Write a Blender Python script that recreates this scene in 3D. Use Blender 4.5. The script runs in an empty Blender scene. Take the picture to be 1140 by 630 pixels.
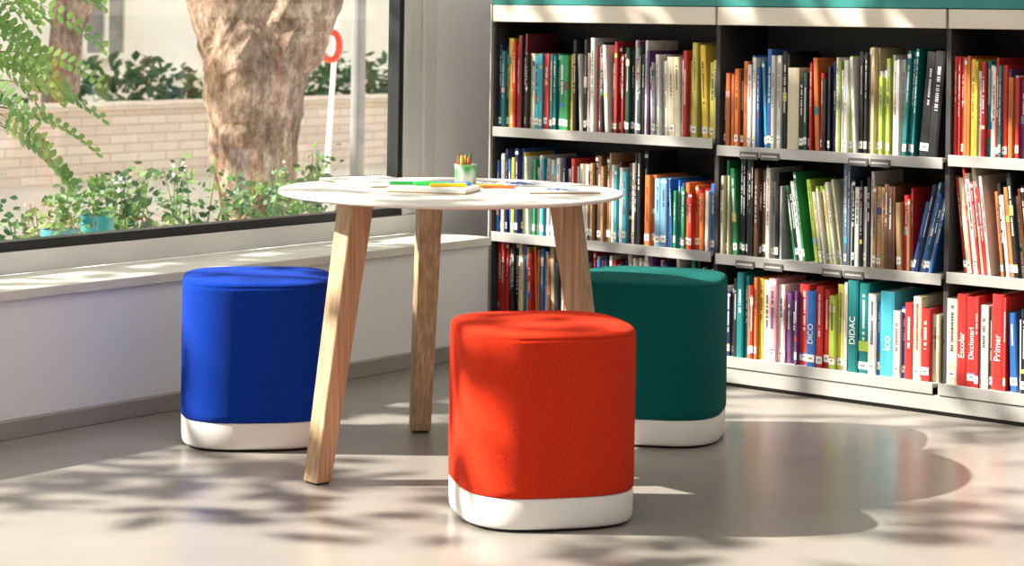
import bpy, math, random
from mathutils import Vector, Matrix
random.seed(11)
S=bpy.context.scene
COL=S.collection
def lin(c):
    return tuple(((x/255)/12.92 if x/255<=.04045 else ((x/255+.055)/1.055)**2.4) for x in c)
# ---------------------------------------------------------------- materials
def mat(name,c,rough=.6,noise=None,bump=0,bscale=40,metal=0,c2=None,sheen=0,spec=.5,coord='Object',detail=4,transl=0):
    m=bpy.data.materials.new(name); m.use_nodes=True
    nt=m.node_tree; b=nt.nodes['Principled BSDF']
    b.inputs['Base Color'].default_value=(*c,1); b.inputs['Roughness'].default_value=rough
    b.inputs['Metallic'].default_value=metal
    b.inputs['Specular IOR Level'].default_value=spec
    if sheen: b.inputs['Sheen Weight'].default_value=sheen
    tc=nt.nodes.new('ShaderNodeTexCoord'); colout=None
    if noise:
        n=nt.nodes.new('ShaderNodeTexNoise'); n.inputs['Scale'].default_value=noise; n.inputs['Detail'].default_value=detail
        nt.links.new(tc.outputs[coord],n.inputs['Vector'])
        r=nt.nodes.new('ShaderNodeValToRGB'); r.color_ramp.elements[0].position=.35; r.color_ramp.elements[1].position=.65
        r.color_ramp.elements[0].color=(*c,1); r.color_ramp.elements[1].color=(*(c2 or [x*.85 for x in c]),1)
        nt.links.new(n.outputs['Fac'],r.inputs['Fac']); nt.links.new(r.outputs['Color'],b.inputs['Base Color']); colout=r.outputs['Color']
    if bump:
        n2=nt.nodes.new('ShaderNodeTexNoise'); n2.inputs['Scale'].default_value=bscale; n2.inputs['Detail'].default_value=3
        nt.links.new(tc.outputs[coord],n2.inputs['Vector'])
        bp=nt.nodes.new('ShaderNodeBump'); bp.inputs['Strength'].default_value=bump; bp.inputs['Distance'].default_value=.01
        nt.links.new(n2.outputs['Fac'],bp.inputs['Height']); nt.links.new(bp.outputs['Normal'],b.inputs['Normal'])
    if transl:
        t=nt.nodes.new('ShaderNodeBsdfTranslucent'); mx=nt.nodes.new('ShaderNodeMixShader'); mx.inputs[0].default_value=transl
        if colout: nt.links.new(colout,t.inputs['Color'])
        else: t.inputs['Color'].default_value=(*c,1)
        o=nt.nodes['Material Output']
        nt.links.new(b.outputs[0],mx.inputs[1]); nt.links.new(t.outputs[0],mx.inputs[2]); nt.links.new(mx.outputs[0],o.inputs[0])
    return m
def wood_mat():
    m=bpy.data.materials.new('oak_wood'); m.use_nodes=True; nt=m.node_tree; b=nt.nodes['Principled BSDF']
    tc=nt.nodes.new('ShaderNodeTexCoord'); mp=nt.nodes.new('ShaderNodeMapping'); mp.inputs['Scale'].default_value=(60,60,2.0)
    n=nt.nodes.new('ShaderNodeTexNoise'); n.inputs['Scale'].default_value=1.8; n.inputs['Detail'].default_value=8; n.inputs['Distortion'].default_value=.4
    r=nt.nodes.new('ShaderNodeValToRGB'); r.color_ramp.elements[0].position=.3; r.color_ramp.elements[1].position=.7
    r.color_ramp.elements[0].color=(*lin((148,118,88)),1); r.color_ramp.elements[1].color=(*lin((202,172,136)),1)
    nt.links.new(tc.outputs['Object'],mp.inputs['Vector']); nt.links.new(mp.outputs[0],n.inputs['Vector']); nt.links.new(n.outputs['Fac'],r.inputs['Fac'])
    nt.links.new(r.outputs[0],b.inputs['Base Color']); b.inputs['Roughness'].default_value=.55
    return m
def brick_mat():
    m=bpy.data.materials.new('pale_brick'); m.use_nodes=True; nt=m.node_tree; b=nt.nodes['Principled BSDF']; b.inputs['Roughness'].default_value=.9
    tc=nt.nodes.new('ShaderNodeTexCoord'); s=nt.nodes.new('ShaderNodeSeparateXYZ'); c=nt.nodes.new('ShaderNodeCombineXYZ')
    nt.links.new(tc.outputs['Object'],s.inputs[0]); nt.links.new(s.outputs['Y'],c.inputs['X']); nt.links.new(s.outputs['Z'],c.inputs['Y'])
    k=nt.nodes.new('ShaderNodeTexBrick'); k.inputs['Scale'].default_value=1; k.inputs['Brick Width'].default_value=.3; k.inputs['Row Height'].default_value=.075; k.inputs['Mortar Size'].default_value=.008
    k.inputs['Color1'].default_value=(*lin((230,212,190)),1); k.inputs['Color2'].default_value=(*lin((216,196,174)),1); k.inputs['Mortar'].default_value=(*lin((196,178,158)),1)
    nt.links.new(c.outputs[0],k.inputs['Vector']); nt.links.new(k.outputs['Color'],b.inputs['Base Color']); return m
def bark_mat():
    m=bpy.data.materials.new('bark'); m.use_nodes=True; nt=m.node_tree; b=nt.nodes['Principled BSDF']; b.inputs['Roughness'].default_value=.95
    tc=nt.nodes.new('ShaderNodeTexCoord'); mp=nt.nodes.new('ShaderNodeMapping'); mp.inputs['Scale'].default_value=(1,1,.5)
    nt.links.new(tc.outputs['Object'],mp.inputs['Vector'])
    n=nt.nodes.new('ShaderNodeTexNoise'); n.inputs['Scale'].default_value=26; n.inputs['Detail'].default_value=9; n.inputs['Roughness'].default_value=.75
    n3=nt.nodes.new('ShaderNodeTexNoise'); n3.inputs['Scale'].default_value=7; n3.inputs['Detail'].default_value=5
    r=nt.nodes.new('ShaderNodeValToRGB'); e=r.color_ramp.elements; e[0].position=.36; e[1].position=.66
    e[0].color=(*lin((108,86,74)),1); e[1].color=(*lin((206,190,174)),1); q=e.new(.5); q.color=(*lin((156,132,116)),1)
    r2=nt.nodes.new('ShaderNodeValToRGB'); r2.color_ramp.elements[0].position=.42; r2.color_ramp.elements[1].position=.6
    r2.color_ramp.elements[0].color=(.62,.57,.53,1); r2.color_ramp.elements[1].color=(1.15,1.12,1.08,1)
    mm=nt.nodes.new('ShaderNodeMixRGB'); mm.blend_type='MULTIPLY'; mm.inputs[0].default_value=1
    for x in (n,n3): nt.links.new(mp.outputs[0],x.inputs['Vector'])
    nt.links.new(n.outputs['Fac'],r.inputs['Fac']); nt.links.new(n3.outputs['Fac'],r2.inputs['Fac'])
    nt.links.new(r.outputs[0],mm.inputs[1]); nt.links.new(r2.outputs[0],mm.inputs[2]); nt.links.new(mm.outputs[0],b.inputs['Base Color'])
    bp=nt.nodes.new('ShaderNodeBump'); bp.inputs['Distance'].default_value=.02; bp.inputs['Strength'].default_value=.9
    nt.links.new(n.outputs['Fac'],bp.inputs['Height']); nt.links.new(bp.outputs['Normal'],b.inputs['Normal'])
    return m
def glass_mat(name,refl=.06):
    m=bpy.data.materials.new(name); m.use_nodes=True; nt=m.node_tree; nt.nodes.clear()
    o=nt.nodes.new('ShaderNodeOutputMaterial'); mx=nt.nodes.new('ShaderNodeMixShader'); t=nt.nodes.new('ShaderNodeBsdfTransparent'); g=nt.nodes.new('ShaderNodeBsdfGlossy')
    t.inputs[0].default_value=(.98,.98,.97,1); g.inputs['Roughness'].default_value=0.0
    mx.inputs[0].default_value=refl
    nt.links.new(t.outputs[0],mx.inputs[1]); nt.links.new(g.outputs[0],mx.inputs[2]); nt.links.new(mx.outputs[0],o.inputs[0]); return m
def book_mat():
    m=bpy.data.materials.new('book_print'); m.use_nodes=True; nt=m.node_tree; b=nt.nodes['Principled BSDF']
    a=nt.nodes.new('ShaderNodeAttribute'); a.attribute_name='Col'
    nt.links.new(a.outputs['Color'],b.inputs['Base Color']); b.inputs['Roughness'].default_value=.45; return m
M_wall=mat('wall_paint',lin((238,237,236)),.8,noise=2,c2=lin((233,232,231)),bump=.05,bscale=200)
M_ceil=mat('ceiling_paint',lin((240,240,238)),.9,noise=1)
M_floor=mat('floor_resin',lin((152,146,139)),.27,noise=1.3,c2=lin((136,130,123)),bump=.02,bscale=6,detail=8)
M_sill=mat('sill_stone',lin((222,218,206)),.55,noise=8,c2=lin((212,207,195)))
M_base=mat('baseboard_grey',lin((158,152,144)),.6,noise=5)
M_frame=mat('frame_white',lin((226,226,223)),.45,noise=3,c2=lin((219,219,216)))
M_black=mat('frame_black',lin((24,28,32)),.4,noise=3)
M_glass=glass_mat('window_glass',.05)
M_wood=wood_mat()
M_top=mat('laminate_white',lin((228,224,217)),.35,noise=20,c2=lin((224,220,213)))
M_plastic=mat('base_plastic_white',lin((232,230,226)),.45,noise=4,c2=lin((228,226,222)))
M_metal=mat('shelf_metal_light',lin((184,182,178)),.38,noise=5,c2=lin((176,174,170)),metal=.25)
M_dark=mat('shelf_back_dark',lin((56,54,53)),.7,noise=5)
M_fascia=mat('fascia_beige',lin((218,208,194)),.5,noise=4,c2=lin((212,202,188)))
M_teal=mat('teal_panel',lin((28,130,124)),.5,noise=4)
M_rubber=mat('rubber_black',lin((20,20,20)),.8,noise=30)
M_book=book_mat()
# ---------------------------------------------------------------- mesh helpers
class MB:
    def __init__(s): s.v=[];s.f=[];s.c=[];s.mi=[]
    def add(s,vs,fs,col=(1,1,1),M=None,mi=0):
        o=len(s.v)
        for v in vs:
            s.v.append(tuple(M@Vector(v)) if M is not None else tuple(v))
        for f in fs: s.f.append(tuple(i+o for i in f)); s.c.append(col); s.mi.append(mi)
    def box(s,a,b,col=(1,1,1),M=None,mi=0):
        x0,y0,z0=a;x1,y1,z1=b
        s.add([(x0,y0,z0),(x1,y0,z0),(x1,y1,z0),(x0,y1,z0),(x0,y0,z1),(x1,y0,z1),(x1,y1,z1),(x0,y1,z1)],
              [(0,3,2,1),(4,5,6,7),(0,1,5,4),(1,2,6,5),(2,3,7,6),(3,0,4,7)],col,M,mi)
    def tube(s,path,rad,n=10,col=(1,1,1),mi=0,jit=0,cap=True):
        rings=[];up=Vector((.13,.97,.21)).normalized()
        P=[Vector(p) for p in path]
        prev=[1]*n
        for i,p in enumerate(P):
            d=(P[min(i+1,len(P)-1)]-P[max(i-1,0)]).normalized()
            a=d.cross(up).normalized(); b=d.cross(a).normalized()
            ring=[]
            for k in range(n):
                t=2*math.pi*k/n
                prev[k]=.7*prev[k]+.3*(1+random.uniform(-jit,jit)*2) if jit else 1
                r=rad[i]*prev[k]
                ring.append(p+a*math.cos(t)*r+b*math.sin(t)*r)
            rings.append(ring)
        vs=[v for r in rings for v in r]; fs=[]
        for i in range(len(rings)-1):
            for k in range(n):
                fs.append((i*n+k,i*n+(k+1)%n,(i+1)*n+(k+1)%n,(i+1)*n+k))
        if cap:
            fs.append(tuple(range(n))[::-1]); fs.append(tuple((len(rings)-1)*n+k for k in range(n)))
        s.add(vs,fs,col,None,mi)
    def obj(s,name,mats,parent=None,smooth=False,bevel=0,color=False):
        me=bpy.data.meshes.new(name); me.from_pydata(s.v,[],s.f); me.update()
        if not isinstance(mats,(list,tuple)): mats=[mats]
        for m in mats: me.materials.append(m)
        me.polygons.foreach_set('material_index',s.mi)
        if color:
            ca=me.color_attributes.new(name='Col',type='FLOAT_COLOR',domain='CORNER'); data=[]
            for p,c in zip(me.polygons,s.c):
                for _ in range(p.loop_total): data+= [c[0],c[1],c[2],1]
            ca.data.foreach_set('color',data)
        if smooth:
            me.polygons.foreach_set('use_smooth',[True]*len(me.polygons))
        o=bpy.data.objects.new(name,me); COL.objects.link(o)
        if parent: o.parent=parent
        if bevel:
            b=o.modifiers.new('bevel','BEVEL'); b.width=bevel; b.segments=3; b.limit_method='ANGLE'
        return o
def empty(name,loc=(0,0,0)):
    e=bpy.data.objects.new(name,None); e.empty_display_size=.1; e.location=loc; COL.objects.link(e); return e
def bx(name,a,b,m,parent=None,bevel=0):
    k=MB(); k.box(a,b); return k.obj(name,m,parent,bevel=bevel)
# ---------------------------------------------------------------- room shell  (X: away from window wall, Y: toward bookcase wall)
RX,RY0,RY1,RH=7.6,-9.5,.34,3.5
bx('floor',(-.62,RY0,-.12),(RX,RY1,0),M_floor)
bx('ceiling',(-.62,RY0,RH),(RX+.2,RY1+.2,RH+.15),M_ceil)
bx('wall_back',(-.62,RY1,-.12),(RX+.2,RY1+.2,RH),M_wall)
bx('wall_right',(RX,RY0,-.12),(RX+.2,RY1,RH),M_wall)
bx('wall_front',(-.62,RY0-.2,-.12),(RX+.2,RY0,RH),M_wall)
wl=empty('wall_left')
bx('parapet',(-.5,RY0,0),(0,-.045,.39),M_wall,wl)
bx('pier',(-.5,-.02,0),(-.28,RY1,RH),M_wall,wl)
bx('pier_foot',(-.5,-.045,0),(-.28,-.02,.421),M_wall,wl)
bx('pier_far',(-.5,RY0,.39),(-.28,-9.2,RH),M_wall,wl)
bx('trim_1',(-.28,RY0,.39),(.015,-.045,.42),M_sill,bevel=.004)
bx('baseboard_left',(0,RY0,0),(.028,-.045,.052),M_base,bevel=.003)
def window(name,y0,y1,x=-.30):
    e=empty(name)
    k=MB(); c=y1-.165
    k.box((x-.12,y0,.421),(x+.02,y1,.487)); k.box((x-.12,y0,RH-.09),(x+.02,y1,RH))
    k.box((x-.045,c,.487),(x-.0,y1,RH-.09)); k.box((x-.12,y0,.487),(x+.0,y0+.07,RH-.09))
    k.box((x-.0,y1-.065,.487),(x+.02,y1,RH-.09)); k.box((x-.0,c,.487),(x+.012,c+.035,RH-.09))
    k.obj('outer_frame',M_frame,e,bevel=.003)
    k=MB(); a=y0+.07;b=c
    k.box((x-.05,a,.487),(x+.005,b,.517)); k.box((x-.05,a,RH-.13),(x+.005,b,RH-.09))
    k.box((x-.05,b-.025,.517),(x+.005,b,RH-.13)); k.box((x-.05,a,.517),(x+.005,a+.025,RH-.13))
    k.obj('inner_frame',M_black,e,bevel=.002)
    bx('glass_pane',(x-.024,a+.02,.505),(x-.014,b-.02,RH-.11),M_glass,e)
window('window_1',-4.9,-.02); window('window_2',-9.2,-4.9)
# ---------------------------------------------------------------- bookcase
U=[-.032,.937,1.791,2.66]
S1=[.812,.79,.80]; S2=[.432,.428,.437]; S3=.095
bc=empty('bookcase')
D=.31
k=MB(); k.box((U[0],D,0.02),(U[3],D+.015,1.24)); k.obj('back_panel',M_dark,bc)
k=MB()
for i,u in enumerate(U):
    k.box((u-.008 if i else u,.012,0),(u+.008,D,1.2))
k.obj('uprights',M_dark,bc)
bx('end_panel',(U[0]-.006,-.004,0),(U[0]-.0005,D,1.26),M_metal,bc)
k=MB()
for s in range(3):
    a=U[s]+.009; b=U[s+1]-.009
    for h in (S1[s],S2[s]):
        k.box((a,.0,h-.012),(b,D,h)); k.box((a,-.004,h-.031),(b,.002,h+.004))
    k.box((a,-.045,S3-.012),(b,D,S3)); k.box((a,-.05,S3-.03),(b,-.045,S3+.006))
k.obj('shelf_boards',M_metal,bc,bevel=.0015)
k=MB(); k.box((U[0],-.045,.014),(U[3],-.034,S3-.032)); k.obj('plinth',M_metal,bc,bevel=.002)
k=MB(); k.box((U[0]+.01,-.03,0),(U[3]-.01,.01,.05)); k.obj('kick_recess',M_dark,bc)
k=MB()
for s in range(3):
    k.box((U[s]+.004,-.004,1.196),(U[s+1]-.004,.012,1.256))
k.obj('fascia',M_fascia,bc,bevel=.003)
k=MB(); k.box((U[0],.0,1.258),(U[3],D+.01,1.33)); k.obj('top_panel',M_teal,bc,bevel=.003)
k=MB(); k.box((U[0],.012,1.235),(U[3],D,1.257)); k.obj('canopy_underside',M_dark,bc)
k=MB()
for x,h in [(1.04,S1[1]),(1.12,S1[1]),(1.45,S1[1]),(1.53,S1[1]),(1.03,S2[1]),(1.14,S2[1]),(1.36,S2[1]),(1.44,S2[1])]:
    k.box((x,-.008,h-.036),(x+.07,-.0045,h-.012),lin((96,92,90)))
    for q in range(9):
        k.box((x+.006+q*.0066,-.0086,h-.027),(x+.010+q*.0066,-.0081,h-.021),lin((215,215,210)))
k.obj('label_holders',M_book,bc,color=True)
# ---------------------------------------------------------------- books
C={n:lin(c) for n,c in dict(navy=(34,46,90),teal=(24,126,128),yellow=(226,192,72),red=(200,48,44),maroon=(98,34,38),black=(30,30,32),
 cream=(232,220,188),cyan=(70,170,192),green=(50,144,88),dgreen=(28,74,60),white=(232,230,222),grey=(156,156,154),purple=(108,66,118),
 olive=(204,194,96),brown=(112,78,58),orange=(216,120,58),blue=(48,104,176),beige=(206,188,154),lime=(170,192,76),tan=(194,152,106),
 lblue=(126,174,208),bgrey=(104,124,146),pink=(222,158,164)).items()}
cream=lin((238,230,208)); white=lin((236,233,226))
def book(mb,x,y,z,w,h,d,c,lean=0,label=True,plain=False):
    a=lean
    M=Matrix.Translation((x,y,z+(w*math.sin(a) if a>0 else 0)))@Matrix.Rotation(a,4,'Y')
    v=random.uniform(.74,1.08); c=tuple(min(1,q*v) for q in c)
    t=min(.003,w*.15); r=min(.004,w*.2)
    pr=[(0,r+.001),(0,r*.6),(w*.2,0),(w*.8,0),(w,r*.6),(w,r+.001)]
    vs=[(p[0],p[1],0) for p in pr]+[(p[0],p[1],h) for p in pr]
    fs=[(i,i+1,i+7,i+6) for i in range(5)]+[(5,4,3,2,1,0),(6,7,8,9,10,11),(5,0,6,11)]
    mb.add(vs,fs,c,M)
    mb.box((0,r,0),(t,d,h),c,M); mb.box((w-t,r,0),(w,d,h),c,M)
    mb.box((t,r,.003),(w-t,d-.004,h-.004),cream,M)
    lum=c[0]*.3+c[1]*.6+c[2]*.1
    ink=white if lum<.25 else lin(random.choice([(50,50,56),(150,40,44),(40,70,130)]))
    if not plain:
        gh=w*random.uniform(.18,.36); zz=h*random.uniform(.8,.93); zend=h*random.uniform(.35,.6)
        if random.random()<.9:
            while zz>zend:
                g=random.uniform(.003,.007)
                if random.random()<.85: mb.box((w/2-gh/2,-.0006,zz-g*.7),(w/2+gh/2,0,zz),ink,M)
                zz-=g
        rr=random.random()
        if rr<.26:
            cc=random.choice(list(C.values())); b0=h*random.uniform(.2,.85)
            mb.box((w*.02+.0004,-.0004,b0),(w*.98-.0004,.001,b0+h*random.uniform(.03,.12)),cc,M)
        elif rr<.4:
            mb.box((w*.05,-.0004,h*.93),(w*.95,.001,h*.97),white,M)
    if label and random.random()<.6:
        l0=random.uniform(.012,.02)
        mb.box((w*.06,-.0012,l0),(w*.94,.001,l0+.024),white,M)
        mb.box((w*.3,-.0016,l0+.010),(w*.7,-.001,l0+.014),lin((90,90,90)),M)
        if random.random()<.3: mb.box((w*.06,-.0014,l0+.02),(w*.94,-.001,l0+.024),random.choice([C['red'],C['yellow'],C['green'],C['blue']]),M)
bk=empty('books')
def spine_text(txt,x,z,size,c,y):
    cu=bpy.data.curves.new('t','FONT'); cu.body=txt; cu.size=size; cu.align_y='CENTER'; cu.extrude=.0003
    o=bpy.data.objects.new('t',cu); COL.objects.link(o); dg=bpy.context.evaluated_depsgraph_get(); dg.update()
    me=bpy.data.meshes.new_from_object(o.evaluated_get(dg)); bpy.data.objects.remove(o)
    me.materials.clear(); me.materials.append(c)
    n=bpy.data.objects.new('spine_title',me); COL.objects.link(n); n.parent=bk
    n.matrix_world=Matrix.Translation((x,y,z))@Matrix.Rotation(-math.pi/2,4,'Y')@Matrix.Rotation(math.pi/2,4,'X')
M_inkw=mat('spine_ink_white',lin((245,245,240)),.5,noise=9)
def row(mb,x0,x1,z,segs,wr=(.007,.017),y=.03,dep=.2):
    x=x0
    for sg in segs:
        L,cols,h0=sg[:3]; lean=sg[3] if len(sg)>3 else 0; w2=sg[4] if len(sg)>4 else wr; txt=sg[5] if len(sg)>5 else None
        L/=100; h0/=100; end=x+L; i=0
        if lean<0: x+=h0*math.sin(-lean)*.9
        if lean>0: end-=h0*math.sin(lean)*.8
        while x<end-.005:
            w=min(random.uniform(*w2),max(end-x,.007)); h=h0*random.uniform(.80,1.05)
            if txt or len(cols)==1: h=h0*random.uniform(.97,1.01)
            a=lean
            if lean==0 and not txt and len(cols)>1 and random.random()<.08:
                a=-random.uniform(.03,.06); x+=h*math.sin(-a)
            if x+w>x1: break
            yy=y+random.uniform(-.012,.012)
            book(mb,x,yy,z+.0005,w,h,dep*random.uniform(.85,1.05),C[cols[i%len(cols)]],a,plain=bool(txt))
            if txt: spine_text(txt,x+w/2,z+h*.3,w*.8,M_inkw,yy-.0008); txt=None
            x+=w/math.cos(a)+.0005; i+=1
        if lean>0: x+=h0*math.sin(lean)*.85
mixed=['white','red','black','yellow','navy','orange','teal','cream','white','purple','blue','white','brown','green','grey','pink','black','cream','white','beige']
def rnd(n): return [random.choice(mixed) for _ in range(n)]
T=(.02,.03); TK=(.03,.042)
def mkrow(name,s,z,segs,**kw):
    mb=MB(); row(mb,U[s]+.012,U[s+1]-.011,z,segs,**kw); mb.obj(name,M_book,bk,color=True)
mkrow('row_upper_a',0,S1[0],[(3.4,['navy','teal'],32),(2.5,['yellow'],33),(3.4,['red'],31),(5,['maroon','black'],33),(2.6,['cream'],27),(3.6,['cyan'],27,0,T),(3.4,['red'],27,0,T),(3.6,['teal'],27),(4.4,['green'],27,0,T),(2.2,['yellow'],27),(5,['black','white'],31),(6.5,['white','red'],32),(6.5,['black','white','dgreen'],32),(5,['red','maroon'],34),(10,['dgreen','black','white','purple'],32),(7,['white','grey'],27,-.03),(6,['cream'],27,-.04,T),(3,['white','red'],29),(13.5,['olive','olive','yellow'],31,0,(.016,.024))])
mkrow('row_upper_b',1,S1[1],[(5,['brown','orange'],24),(5,['orange','black'],29),(5,['white','blue'],30),(4.5,['cyan','blue'],32),(4,['white'],31),(2.5,['black'],32),(4.2,['cream'],27,0,(.04,.042)),(4,['black','dgreen'],28),(5,['red','orange'],29),(5,['black','navy'],29),(7,['white','lime','white'],30),(3.5,['black'],33),(3.5,['beige'],34),(5.5,['white','lime'],31),(3.5,['white'],31),(5,['teal'],34,.05),(9,['black'],34,.08,(.03,.04)),(6,['black'],33,.09,(.02,.03))])
mkrow('row_upper_c',2,S1[2],[(3,['red'],31),(2,['orange'],31),(3,['yellow'],30),(8,['white','red','teal','white'],32),(8,['red','purple','orange','white'],30),(60,rnd(40),30)])
mkrow('row_middle_a',0,S2[0],[(12,['blue','yellow','white','navy'],31),(7,['green','white','teal'],30),(10,['white','cyan','white','grey'],30),(7,['red','navy','white'],29),(6,['white','cream'],29),(10,['brown','tan','black'],30),(9,['white','cyan','maroon'],28),(5,['black'],32),(4,['orange'],25,0,T),(6,['lblue'],24,0,T),(7,['blue','green'],24),(8,['orange','red'],24),(10,['white','blue','green'],24)])
mkrow('row_middle_b',1,S2[1],[(5,['cream','green'],31),(6,['black'],34),(5,['brown','black'],33),(6,['white','grey','black'],29),(9,['green','black','white'],29,-.15),(13,['lime','cream','lime','white'],27,-.14),(3.5,['bgrey'],34),(8,['white','black'],30),(5,['tan'],26),(4,['brown'],27),(5.5,['tan','red'],26),(12,['blue','navy','lblue'],28,.22)])
mkrow('row_middle_c',2,S2[2],[(14,['red','cream','red','white'],33,-.12),(12,['orange','black','white'],31,-.1),(50,rnd(30),29)])
mkrow('row_lower_a',0,S3,[(5,['red'],31),(5,['black'],31),(86,rnd(60),30)])
mkrow('row_lower_b',1,S3,[(9,['grey','black','white','navy'],25),(4,['teal'],28,0,T),(4,['orange','red'],27),(5,['yellow','cream'],26,0,T),(6,['pink','white'],26,0,T),(5,['purple','black'],26,0,T),(3.5,['red'],26,0,TK),(3.6,['blue'],25,0,(.03,.034),'DICO'),(4.6,['red'],26,0,T),(4.6,['lime','olive'],27,0,T),(2.5,['white'],28),(7.6,['teal'],29,0,(.036,.038),'DIDAC'),(4,['white','blue'],26,0,T),(5,['cyan'],27,0,(.048,.05),'ico'),(4,['white','blue'],26,0,T),(20,['red','cream'],26,0,T)],y=-.005)
mkrow('row_lower_c',2,S3,[(4,['cream'],27,0,TK),(3.8,['red'],28,0,(.034,.036),'Escolar'),(4.4,['red'],28,0,(.030,.032),'Diccionari'),(4,['white','brown'],26,0,T),(4.6,['red'],29,0,(.036,.038),'Primer'),(5,['blue','white'],26,0,T),(60,rnd(40),27,0,T)],y=-.005)
# ---------------------------------------------------------------- pouf stools
def superring(a,n,z,N=72,e=3.1):
    out=[]
    for i in range(N):
        t=2*math.pi*i/N; c,s=math.cos(t),math.sin(t)
        out.append((a*math.copysign(abs(c)**(2/e),c),a*math.copysign(abs(s)**(2/e),s),z))
    return out
def lathe(rings,mb,mi=0):
    N=len(rings[0]); vs=[v for r in rings for v in r]; fs=[]
    for i in range(len(rings)-1):
        for k in range(N): fs.append((i*N+k,i*N+(k+1)%N,(i+1)*N+(k+1)%N,(i+1)*N+k))
    fs.append(tuple(range(N))[::-1]); fs.append(tuple((len(rings)-1)*N+k for k in range(N)))
    mb.add(vs,fs,mi=mi)
def fabric(name,c,c2):
    m=mat(name,c,.95,noise=420,c2=c2,bump=.7,bscale=420,sheen=.3,spec=.15,detail=6)
    m.node_tree.nodes['Principled BSDF'].inputs['Sheen Roughness'].default_value=.4
    m.node_tree.nodes['Principled BSDF'].inputs['Sheen Tint'].default_value=(*[min(1,q*1.5+.1) for q in c],1)
    return m
def pouf(c,c2,loc,rot,name='pouf_stool'):
    e=empty(name,(*loc,0)); e.rotation_euler=(0,0,rot); A=.2155; q=.473-.458
    k=MB(); lathe([superring(A*s,0,z) for s,z in [(.93,.0),(.93,.012)]],k); k.obj('glide_base',M_rubber,e)
    k=MB(); lathe([superring(A*s,0,z) for s,z in [(.94,.0075),(.975,.008),(.986,.014),(.990,.03),(.992,.076),(.985,.0795),(.95,.080)]],k)
    k.obj('plinth_ring',M_plastic,e,smooth=True)
    k=MB(); lathe([superring(A*s,0,z+(q if z>.3 else 0)) for s,z in [(.95,.0805),(.985,.081),(.998,.085),(1.0,.10),(1.0,.25),(1.0,.40),(.999,.430),(.997,.4365),(.984,.4384),(.990,.441),(.985,.4445),(.97,.449),(.93,.452),(.8,.4548),(.5,.457),(.2,.4578),(.02,.458)]],k)
    k.obj('upholstery',fabric('wool_felt',c,c2),e,smooth=True)
    return e
pouf(lin((236,62,26)),lin((208,44,16)),(1.690,-1.907),math.radians(38.6+14))
pouf(lin((4,66,184)),lin((0,48,152)),(.512,-1.712),math.radians(38.6+8))
pouf(lin((0,104,98)),lin((0,84,80)),(1.312,-.895),math.radians(38.6-12))
# ---------------------------------------------------------------- round table
TC=Vector((1.132,-1.600)); TH=.739
tb=empty('round_table',(TC.x,TC.y,0))
k=MB(); N=96; R=.468
def circ(r,z): return [(r*math.cos(2*math.pi*i/N),r*math.sin(2*math.pi*i/N),z) for i in range(N)]
lathe([circ(R*.2,TH-.018),circ(R-.07,TH-.018),circ(R-.012,TH-.012),circ(R-.002,TH-.009),circ(R,TH-.007),circ(R,TH-.002),circ(R-.002,TH)],k)
k.obj('table_top',M_top,tb)
for i,a in enumerate((-99.7,140.8,20.6)):
    a=math.radians(a); d=Vector((math.cos(a),math.sin(a),0)); p=Vector((-d.y,d.x,0))
    def quad(r,z,w,t): 
        c=d*r+Vector((0,0,z)); return [c-p*w/2-d*t/2,c+p*w/2-d*t/2,c+p*w/2+d*t/2,c-p*w/2+d*t/2]
    k=MB(); k.add(quad(.438,.004,.058,.052)+quad(.325,TH-.0185,.068,.074),[(0,3,2,1),(4,5,6,7),(0,1,5,4),(1,2,6,5),(2,3,7,6),(3,0,4,7)])
    k.obj('leg_%d'%(i+1),M_wood,tb,bevel=.006)
    k=MB(); k.add(quad(.438,0,.044,.04)+quad(.438,.0045,.044,.04),[(0,3,2,1),(4,5,6,7),(0,1,5,4),(1,2,6,5),(2,3,7,6),(3,0,4,7)])
    k.obj('foot_pad_%d'%(i+1),M_rubber,tb)
# things on the table
r_=Vector((.781,.624)); f_=Vector((-.624,.781))
def tl(a,b): q=TC+r_*a+f_*b; return (q.x,q.y)
YAW=math.atan2(.624,.781)
M_paper=mat('paper_white',lin((240,238,232)),.8,noise=3,c2=lin((236,234,228)))
M_paperg=mat('paper_printed',lin((214,210,202)),.8,noise=60,c2=lin((236,234,228)))
M_card=mat('card_beige',lin((176,152,110)),.8,noise=10)
M_inkb=mat('ink_blue',lin((50,80,160)),.7,noise=10)
def pad(name,a,b,rot,L,W,T,lines=True,spiral=True,pm=None):
    x,y=tl(a,b); e=empty(name,(x,y,TH+.0002)); e.rotation_euler=(0,0,YAW+rot)
    if T>.003:
        bx('back_cover',(-L/2,-W/2,0),(L/2,W/2,.003),M_card,e); bx('pages',(-L/2+.002,-W/2+.002,.0031),(L/2-.002,W/2-.002,T),pm or M_paper,e)
    else: bx('sheet',(-L/2,-W/2,0),(L/2,W/2,T),pm or M_paper,e)
    if spiral:
        k=MB(); n=int(W/.012)
        for i in range(n):
            yy=-W/2+.01+i*.012; pts=[(-L/2+.004+.006*math.cos(t),yy,T/2+.001+.0065*math.sin(t)) for t in [j*math.pi/5 for j in range(11)]]
            pts=[(q[0],q[1],max(q[2],.0008)) for q in pts]
            k.tube(pts,[.0008]*11,5)
        k.obj('spiral_wire',M_dark,e)
    if lines:
        k=MB()
        for i in range(9):
            x0=random.uniform(-L*.4,L*.15); y0=random.uniform(-W*.42,W*.35); pts=[]
            for j in range(8): pts.append((x0+j*L*.03,y0+math.sin(j*1.3+i)*W*.06,T+.0004))
            k.tube(pts,[.0014]*8,4)
        k.obj('drawing',M_inkb,e)
    return e
dirang=math.atan2(-.38,.25)
pad('sketchbook',-.215,.215,dirang,.30,.21,.008,False)
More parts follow.
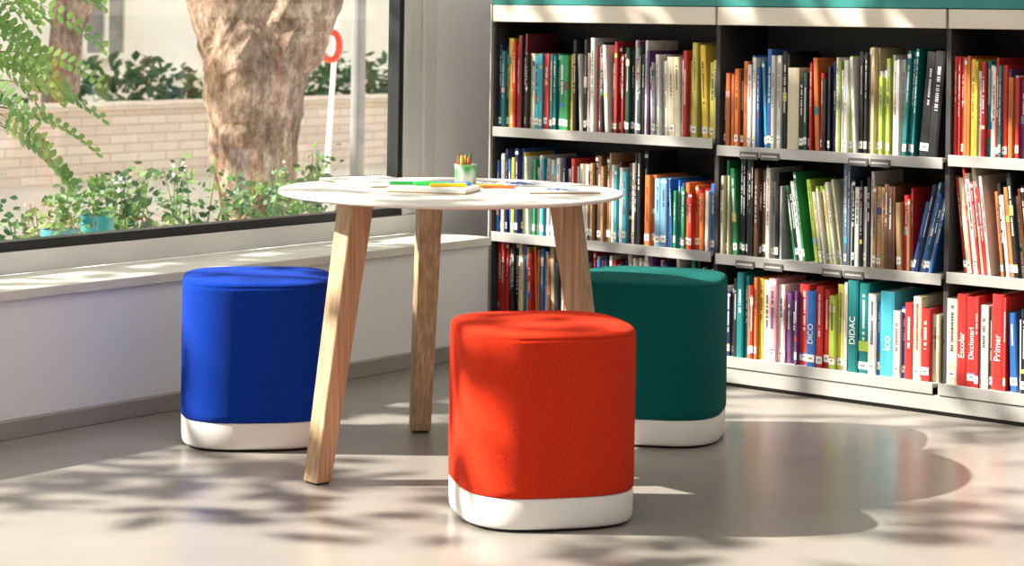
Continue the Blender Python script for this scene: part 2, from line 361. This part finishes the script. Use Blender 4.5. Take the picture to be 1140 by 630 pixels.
pad('notebook',-.045,-.05,-.25,.22,.15,.014,False,False)
pad('drawing_pad',.29,.0,.25,.20,.16,.006,True,False)
pad('paper_sheet',.17,.24,.3,.25,.16,.0012,True,False)
pad('paper_sheet',-.29,-.06,.5,.17,.12,.0012,False,False,M_paperg)
def marker(a,b,rot,c,L=.13,r=.0055,z=TH+.0002,name='marker_pen'):
    x,y=tl(a,b); e=empty(name,(x,y,z+r*1.08)); e.rotation_euler=(0,0,YAW+rot)
    m=mat('marker_plastic',c,.35,noise=5,c2=tuple(q*.95 for q in c))
    k=MB(); k.tube([(-L/2,0,0),(-L/2+.002,0,0),(L*.2,0,0),(L*.2+.0001,0,0),(L*.22,0,0)],[r*.8,r,r,r,r*.9],12); k.obj('barrel',m,e)
    k=MB(); k.tube([(L*.2,0,0),(L*.22,0,0),(L*.47,0,0),(L*.5,0,0)],[r,r*1.08,r*1.08,r*.6],12); k.obj('cap',m,e)
    k=MB(); k.tube([(-L/2-.001,0,0),(-L/2+.012,0,0)],[r*.85,r*1.04],12); k.obj('end_plug',m,e)
zn=TH+.0145
marker(-.10,-.03,.12,lin((20,150,60)),z=zn); marker(-.05,-.055,-.12,lin((30,170,70)),z=zn,L=.10); marker(-.005,-.085,.2,lin((240,200,30)),.10,z=zn)
marker(.005,-.035,-.08,lin((30,110,190)),.10,z=zn)
marker(.10,.115,.3,lin((240,190,40)),.09,.004); marker(.13,.085,.1,lin((226,120,48)),.09,.004); marker(-.06,.09,.6,lin((60,176,200)),.09,.004)
x,y=tl(.035,.22)
cup=empty('pencil_cup',(x,y,TH+.0002))
k=MB()
def cc(r,z,n=32): return [(r*math.cos(2*math.pi*i/n),r*math.sin(2*math.pi*i/n),z) for i in range(n)]
lathe([cc(.028,0),cc(.030,.002),cc(.032,.056),cc(.0325,.057),cc(.0305,.057),cc(.029,.004),cc(.002,.004)],k)
k.obj('cup_body',mat('cup_enamel',lin((60,160,76)),.25,noise=32,c2=lin((228,232,224)),detail=0),cup)
k=MB()
for i,cn in enumerate(['red','orange','yellow','green','blue','purple','black','brown','red','orange','yellow','maroon','red','orange']):
    t=i*2.4; rr=.006+.016*((i*7)%5)/5; px,py=rr*math.cos(t),rr*math.sin(t); h=.062+.014*((i*5)%4)/3
    k.tube([(px*.7,py*.7,.005),(px*1.15,py*1.15,h),(px*1.2,py*1.2,h+.012)],[.0046,.0046,.0012],8,C[cn])
k.obj('crayons',M_book,cup,color=True)
# ---------------------------------------------------------------- exterior
M_ground=mat('pavement',lin((214,200,180)),.9,noise=.8,c2=lin((196,182,162)),bump=.2,bscale=10)
G=-.15
bx('ground_outside',(-40,-30,G-.1),(-.63,45,G),M_ground)
M_bark=bark_mat()
M_leaf=mat('leaf_green',lin((92,136,74)),.6,noise=6,c2=lin((140,176,96)),transl=.35)
M_leafd=mat('leaf_dark',lin((58,92,58)),.6,noise=6,c2=lin((84,118,70)),transl=.25)
def leaf(mb,p,size,mi=1,el=2.0):
    d=Vector((random.gauss(0,1),random.gauss(0,1),random.gauss(0,.6))).normalized()
    n=d.cross(Vector((random.gauss(0,1),random.gauss(0,1),random.gauss(0,1)))).normalized()
    p=Vector(p); L=d*size*el/2; W=n*size/2
    mb.add([p-L,p-L*.2+W,p+L*.3+W*.8,p+L,p+L*.3-W*.8,p-L*.2-W],[(0,1,2,3,4,5)],mi=mi)
def clump(mb,c,rad,n,size,mi=1):
    for _ in range(n):
        v=Vector((random.gauss(0,1),random.gauss(0,1),random.gauss(0,1))).normalized()*random.random()**.4
        leaf(mb,(c[0]+v.x*rad[0],c[1]+v.y*rad[1],c[2]+v.z*rad[2]),size*random.uniform(.7,1.3),mi)
R3=Vector((.781,.624,0)); F3=Vector((-.624,.781,0))
def tree(name,base,limbs,clumps,size=.12):
    k=MB()
    for path,rad in limbs:
        P=[Vector(base)+R3*a+F3*b+Vector((0,0,z)) for a,b,z in path]
        PP=[];RR=[]
        for i in range(len(P)-1):
            for j in range(8):
                t=j/8; s=t*t*(3-2*t); PP.append(P[i].lerp(P[i+1],t)); RR.append((rad[i]*(1-s)+rad[i+1]*s)*random.uniform(.98,1.02))
        PP.append(P[-1]);RR.append(rad[-1])
        k.tube(PP,RR,28,jit=.07)
    for c,rad,n in clumps:
        q=Vector(base)+R3*c[0]+F3*c[1]; clump(k,(q.x,q.y,c[2]),rad,n,size)
    return k.obj(name,[M_bark,M_leaf],smooth=False)
tree('plane_tree',(-2.57,1.31,G),[([(0.03,0,0),(.03,0,.35),(.0,0,.75),(-.0,0,1.1),(-.12,0,1.35),(-.32,.1,2.0),(-.6,.3,3.4),(-.9,.3,5)],[.24,.18,.21,.26,.20,.16,.12,.05]),
   ([(0,0,.95),(.14,0,1.25),(.26,0,1.5),(.42,0,2.2),(.6,-.2,3.6),(.9,-.3,5.2)],[.15,.2,.17,.14,.11,.05])],
   [((-.9,.3,5.2),(1.4,1.4,.9),260),((1,-.3,5.4),(1.4,1.4,.9),260)],.16)
tree('plane_tree',(-9.17,5.63,G),[([(-.1,0,0),(0,0,1),(.05,0,1.8),(.1,0,4)],[.16,.14,.12,.06]),([(0,0,1.1),(.3,0,1.7),(.6,0,3.5)],[.09,.08,.05])],[((0,0,4.6),(1.6,1.6,1),300)],.18)
for bx_,by_,zc in [(-4.2,-4.9,4.7),(-3.7,-1.9,5.1)]:  # unseen trees, added out of view so their leaves dapple the incoming sun
    b=Vector((bx_,by_,G)); cl=[]
    for i in range(64):
        cl.append(((random.gauss(0,1.5),random.gauss(0,1.4),zc+random.gauss(0,1.0)),(.42,.42,.35),36))
    tree('plane_tree',b,[([(0,0,0),(.05,0,1.5),(0,.1,3),(.1,0,4.6),(0,0,6.0)],[.12,.10,.08,.06,.02]),([(0,.1,3),(.9,.3,4.4),(1.6,.4,5.6)],[.06,.04,.015]),([(0,.1,3),(-.9,-.3,4.4),(-1.6,-.4,5.6)],[.06,.04,.015])],cl,.085)
M_gw=brick_mat()
k=MB(); k.box((-8.5,-8,G),(-8.9,30,.43)); k.box((-8.46,-8,.43),(-8.94,30,.47))
k.obj('garden_wall',M_gw)
k=MB()
for i in range(60):
    yy=-2+i*.32; clump(k,(-10.2,yy,.40+.2*math.sin(i*.7)),(.35,.3,.28),60,.07,0)
k.box((-10.4,-2,G),(-10.1,17,.3),mi=0)
k.obj('hedge',M_leafd)
bd=empty('apartment_building')
M_bw=mat('render_cream',lin((250,242,224)),.9,noise=.5,c2=lin((236,226,206)))
M_sh=mat('shutter_grey',lin((150,144,134)),.7,noise=5)
bx('facade',(-14.6,-10,G),(-14,32,9),M_bw,bd)
k=MB(); k2=MB()
for yy in (-6,-1,9.9,16.0,22,28):
    for z in (.75,4):
        k.box((-14.0,yy,z),(-13.96,yy+.55,z+1.5))
        for o in (-.05,.26,.55): k2.box((-13.96,yy+o,z),(-13.92,yy+o+.05,z+1.5))
        k2.box((-13.96,yy-.05,z-.06),(-13.88,yy+.6,z)); k2.box((-13.96,yy-.05,z+.7),(-13.92,yy+.6,z+.75))
k.obj('window_panes',M_sh,bd); k2.box((-14.0,-10,.45),(-13.9,32,.52)); k2.obj('window_frames',M_bw,bd)
M_post=mat('post_grey',lin((140,140,138)),.5,noise=4)
k=MB(); p=(-5.23,4.93); 
k.tube([(p[0],p[1],G),(p[0],p[1],.1),(p[0],p[1],.11),(p[0],p[1],4.2)],[.08,.08,.05,.045],14); k.obj('lamp_post',M_post)
pl=empty('lifebuoy_stand'); M_wht=mat('pole_white',lin((235,235,230)),.5,noise=4); M_ring=mat('buoy_red',lin((232,70,40)),.5,noise=4)
base=Vector((-4.034,3.331,G))+R3*.06
k=MB(); k.tube([base-R3*.06,base+R3*.06+Vector((0,0,2.2))],[.016,.016],10); k.obj('pole',M_wht,pl)
c0=base+R3*-.02+F3*-.06+Vector((0,0,1.18)); k=MB()
pts=[c0+R3*.055*math.cos(t)+Vector((0,0,.085*math.sin(t))) for t in [j*2*math.pi/24 for j in range(25)]]
k.tube(pts,[.02]*25,10); k.obj('ring',M_ring,pl,smooth=True)
# flower-bed plants along the facade
k=MB(); 
for i in range(44):
    wy=-1.7+i*.085; bxx=-1.75+random.uniform(-.12,.12); hh=random.uniform(.28,.62)
    if wy>1.0: hh*=.7
    for s in range(4):
        tipx=bxx+random.uniform(-.12,.12); tipy=wy+random.uniform(-.12,.12)
        k.tube([(bxx,wy,G+.02),((bxx+tipx)/2,(wy+tipy)/2,hh*.5),(tipx,tipy,hh)],[.005,.004,.002],5,mi=1)
        for q in range(48):
            t=random.uniform(.2,1)**.8; leaf(k,(bxx+(tipx-bxx)*t+random.gauss(0,.04),wy+(tipy-wy)*t+random.gauss(0,.04),G+(hh-G)*t+random.gauss(0,.03)),random.uniform(.012,.03),random.choice((0,0,1)),1.8)
        if random.random()<.25:
            for q in range(5): leaf(k,(tipx+random.gauss(0,.015),tipy+random.gauss(0,.015),hh+random.gauss(0,.015)),.018,2,1.1)
k.obj('garden_plants',[M_leafd,M_leaf,M_paper])
M_pot=mat('pot_teal',lin((40,150,160)),.5,noise=5)
for i,(px,py,hp) in enumerate([(-1.1,-1.10,.56),(-1.1,-.93,.60)]):
    e=empty('plant_pot',(px,py,G)); k=MB(); lathe([cc(.05,0),cc(.06,hp),cc(.065,hp),cc(.065,hp+.03),cc(.057,hp+.03),cc(.055,hp-.02),cc(.01,hp-.02)],k); k.obj('pot',M_pot,e,smooth=False)
    k=MB()
    for q in range(130): leaf(k,(random.gauss(0,.045),random.gauss(0,.045),hp+.04+random.uniform(-.05,.12)),.018,0)
    k.obj('foliage',M_leaf,e)
# locust sapling with pinnate leaves at the left
k=MB()
b0=Vector((-1.2,-1.40,G))-R3*.12
k.tube([b0,b0+Vector((0,0,.8)),b0+Vector((-.05,-.05,1.6)),b0+Vector((0,-.1,2.6))],[.02,.018,.014,.008],8)
rs=random.Random(5)
for i in range(34):
    st=b0+Vector((0,0,rs.uniform(1.0,1.75)))
    d=(R3*rs.uniform(.5,1)+F3*rs.uniform(-.4,.4)+Vector((0,0,rs.uniform(-.4,.05)))).normalized()
    L0=rs.uniform(.0,.30); st2=st+d*L0
    k.tube([st,st2+d*.01],[.004,.003],4)
    L=rs.uniform(.22,.34); side=d.cross(Vector((0,0,1))).normalized(); side=(side+Vector((0,0,rs.choice((-1,1))*rs.uniform(.5,1.6)))).normalized()
    pts=[st2+d*L*t+Vector((0,0,-.10*t*t)) for t in [j/10 for j in range(11)]]
    k.tube(pts,[.0016]*11,4,mi=1)
    for j in range(1,11):
        for sg in (-1,1):
            o=pts[j]; w=d*.0115; l=(side*sg+d*.3).normalized()*.05*(1-.03*j)
            k.add([o,o+l*.35+w,o+l*.75+w*.8,o+l,o+l*.75-w*.8,o+l*.35-w],[(0,1,2,3,4,5)],mi=1)
k.obj('locust_sapling',[M_bark,M_leaf])
# ---------------------------------------------------------------- lights
sun=bpy.data.lights.new('sun','SUN'); sun.energy=16.5; sun.angle=math.radians(.53); sun.color=(1,.94,.85)
so=bpy.data.objects.new('sun',sun); COL.objects.link(so)
td=Vector((.781*.79,.624*.79,-.613)); so.rotation_euler=td.to_track_quat('-Z','Y').to_euler()
for i,(x,y) in enumerate([(2.2,-2.2),(2.2,-5.6),(5.2,-2.4),(5.2,-5.8)]):  # added fill: unseen area lights under the ceiling brighten the room
    l=bpy.data.lights.new('ceiling_fill','AREA'); l.shape='RECTANGLE'; l.size=1.6; l.size_y=1.6; l.energy=20; l.color=(1,.99,.98)
    o=bpy.data.objects.new('ceiling_fill',l); COL.objects.link(o); o.location=(x,y,RH-.02)
w=bpy.data.worlds.new('World'); S.world=w; w.use_nodes=True
bg=w.node_tree.nodes['Background']; bg.inputs[0].default_value=(.90,.93,1,1); bg.inputs[1].default_value=1.8
# ---------------------------------------------------------------- camera
cam=bpy.data.cameras.new('camera'); co=bpy.data.objects.new('camera',cam); COL.objects.link(co); S.camera=co
cam.sensor_width=36; cam.lens=36*2421/1140; cam.shift_y=-(315-20)/1140
cam.dof.use_dof=True; cam.dof.focus_distance=6.3; cam.dof.aperture_fstop=6.3
yaw=math.atan2(.624,.781)
co.matrix_world=Matrix.Translation((4.951,-6.124,1.21))@Matrix.Rotation(yaw,4,'Z')@Matrix.Rotation(math.pi/2,4,'X')@Matrix.Rotation(math.radians(.8),4,'Z')
S.view_settings.view_transform='Standard'
S.view_settings.exposure=0
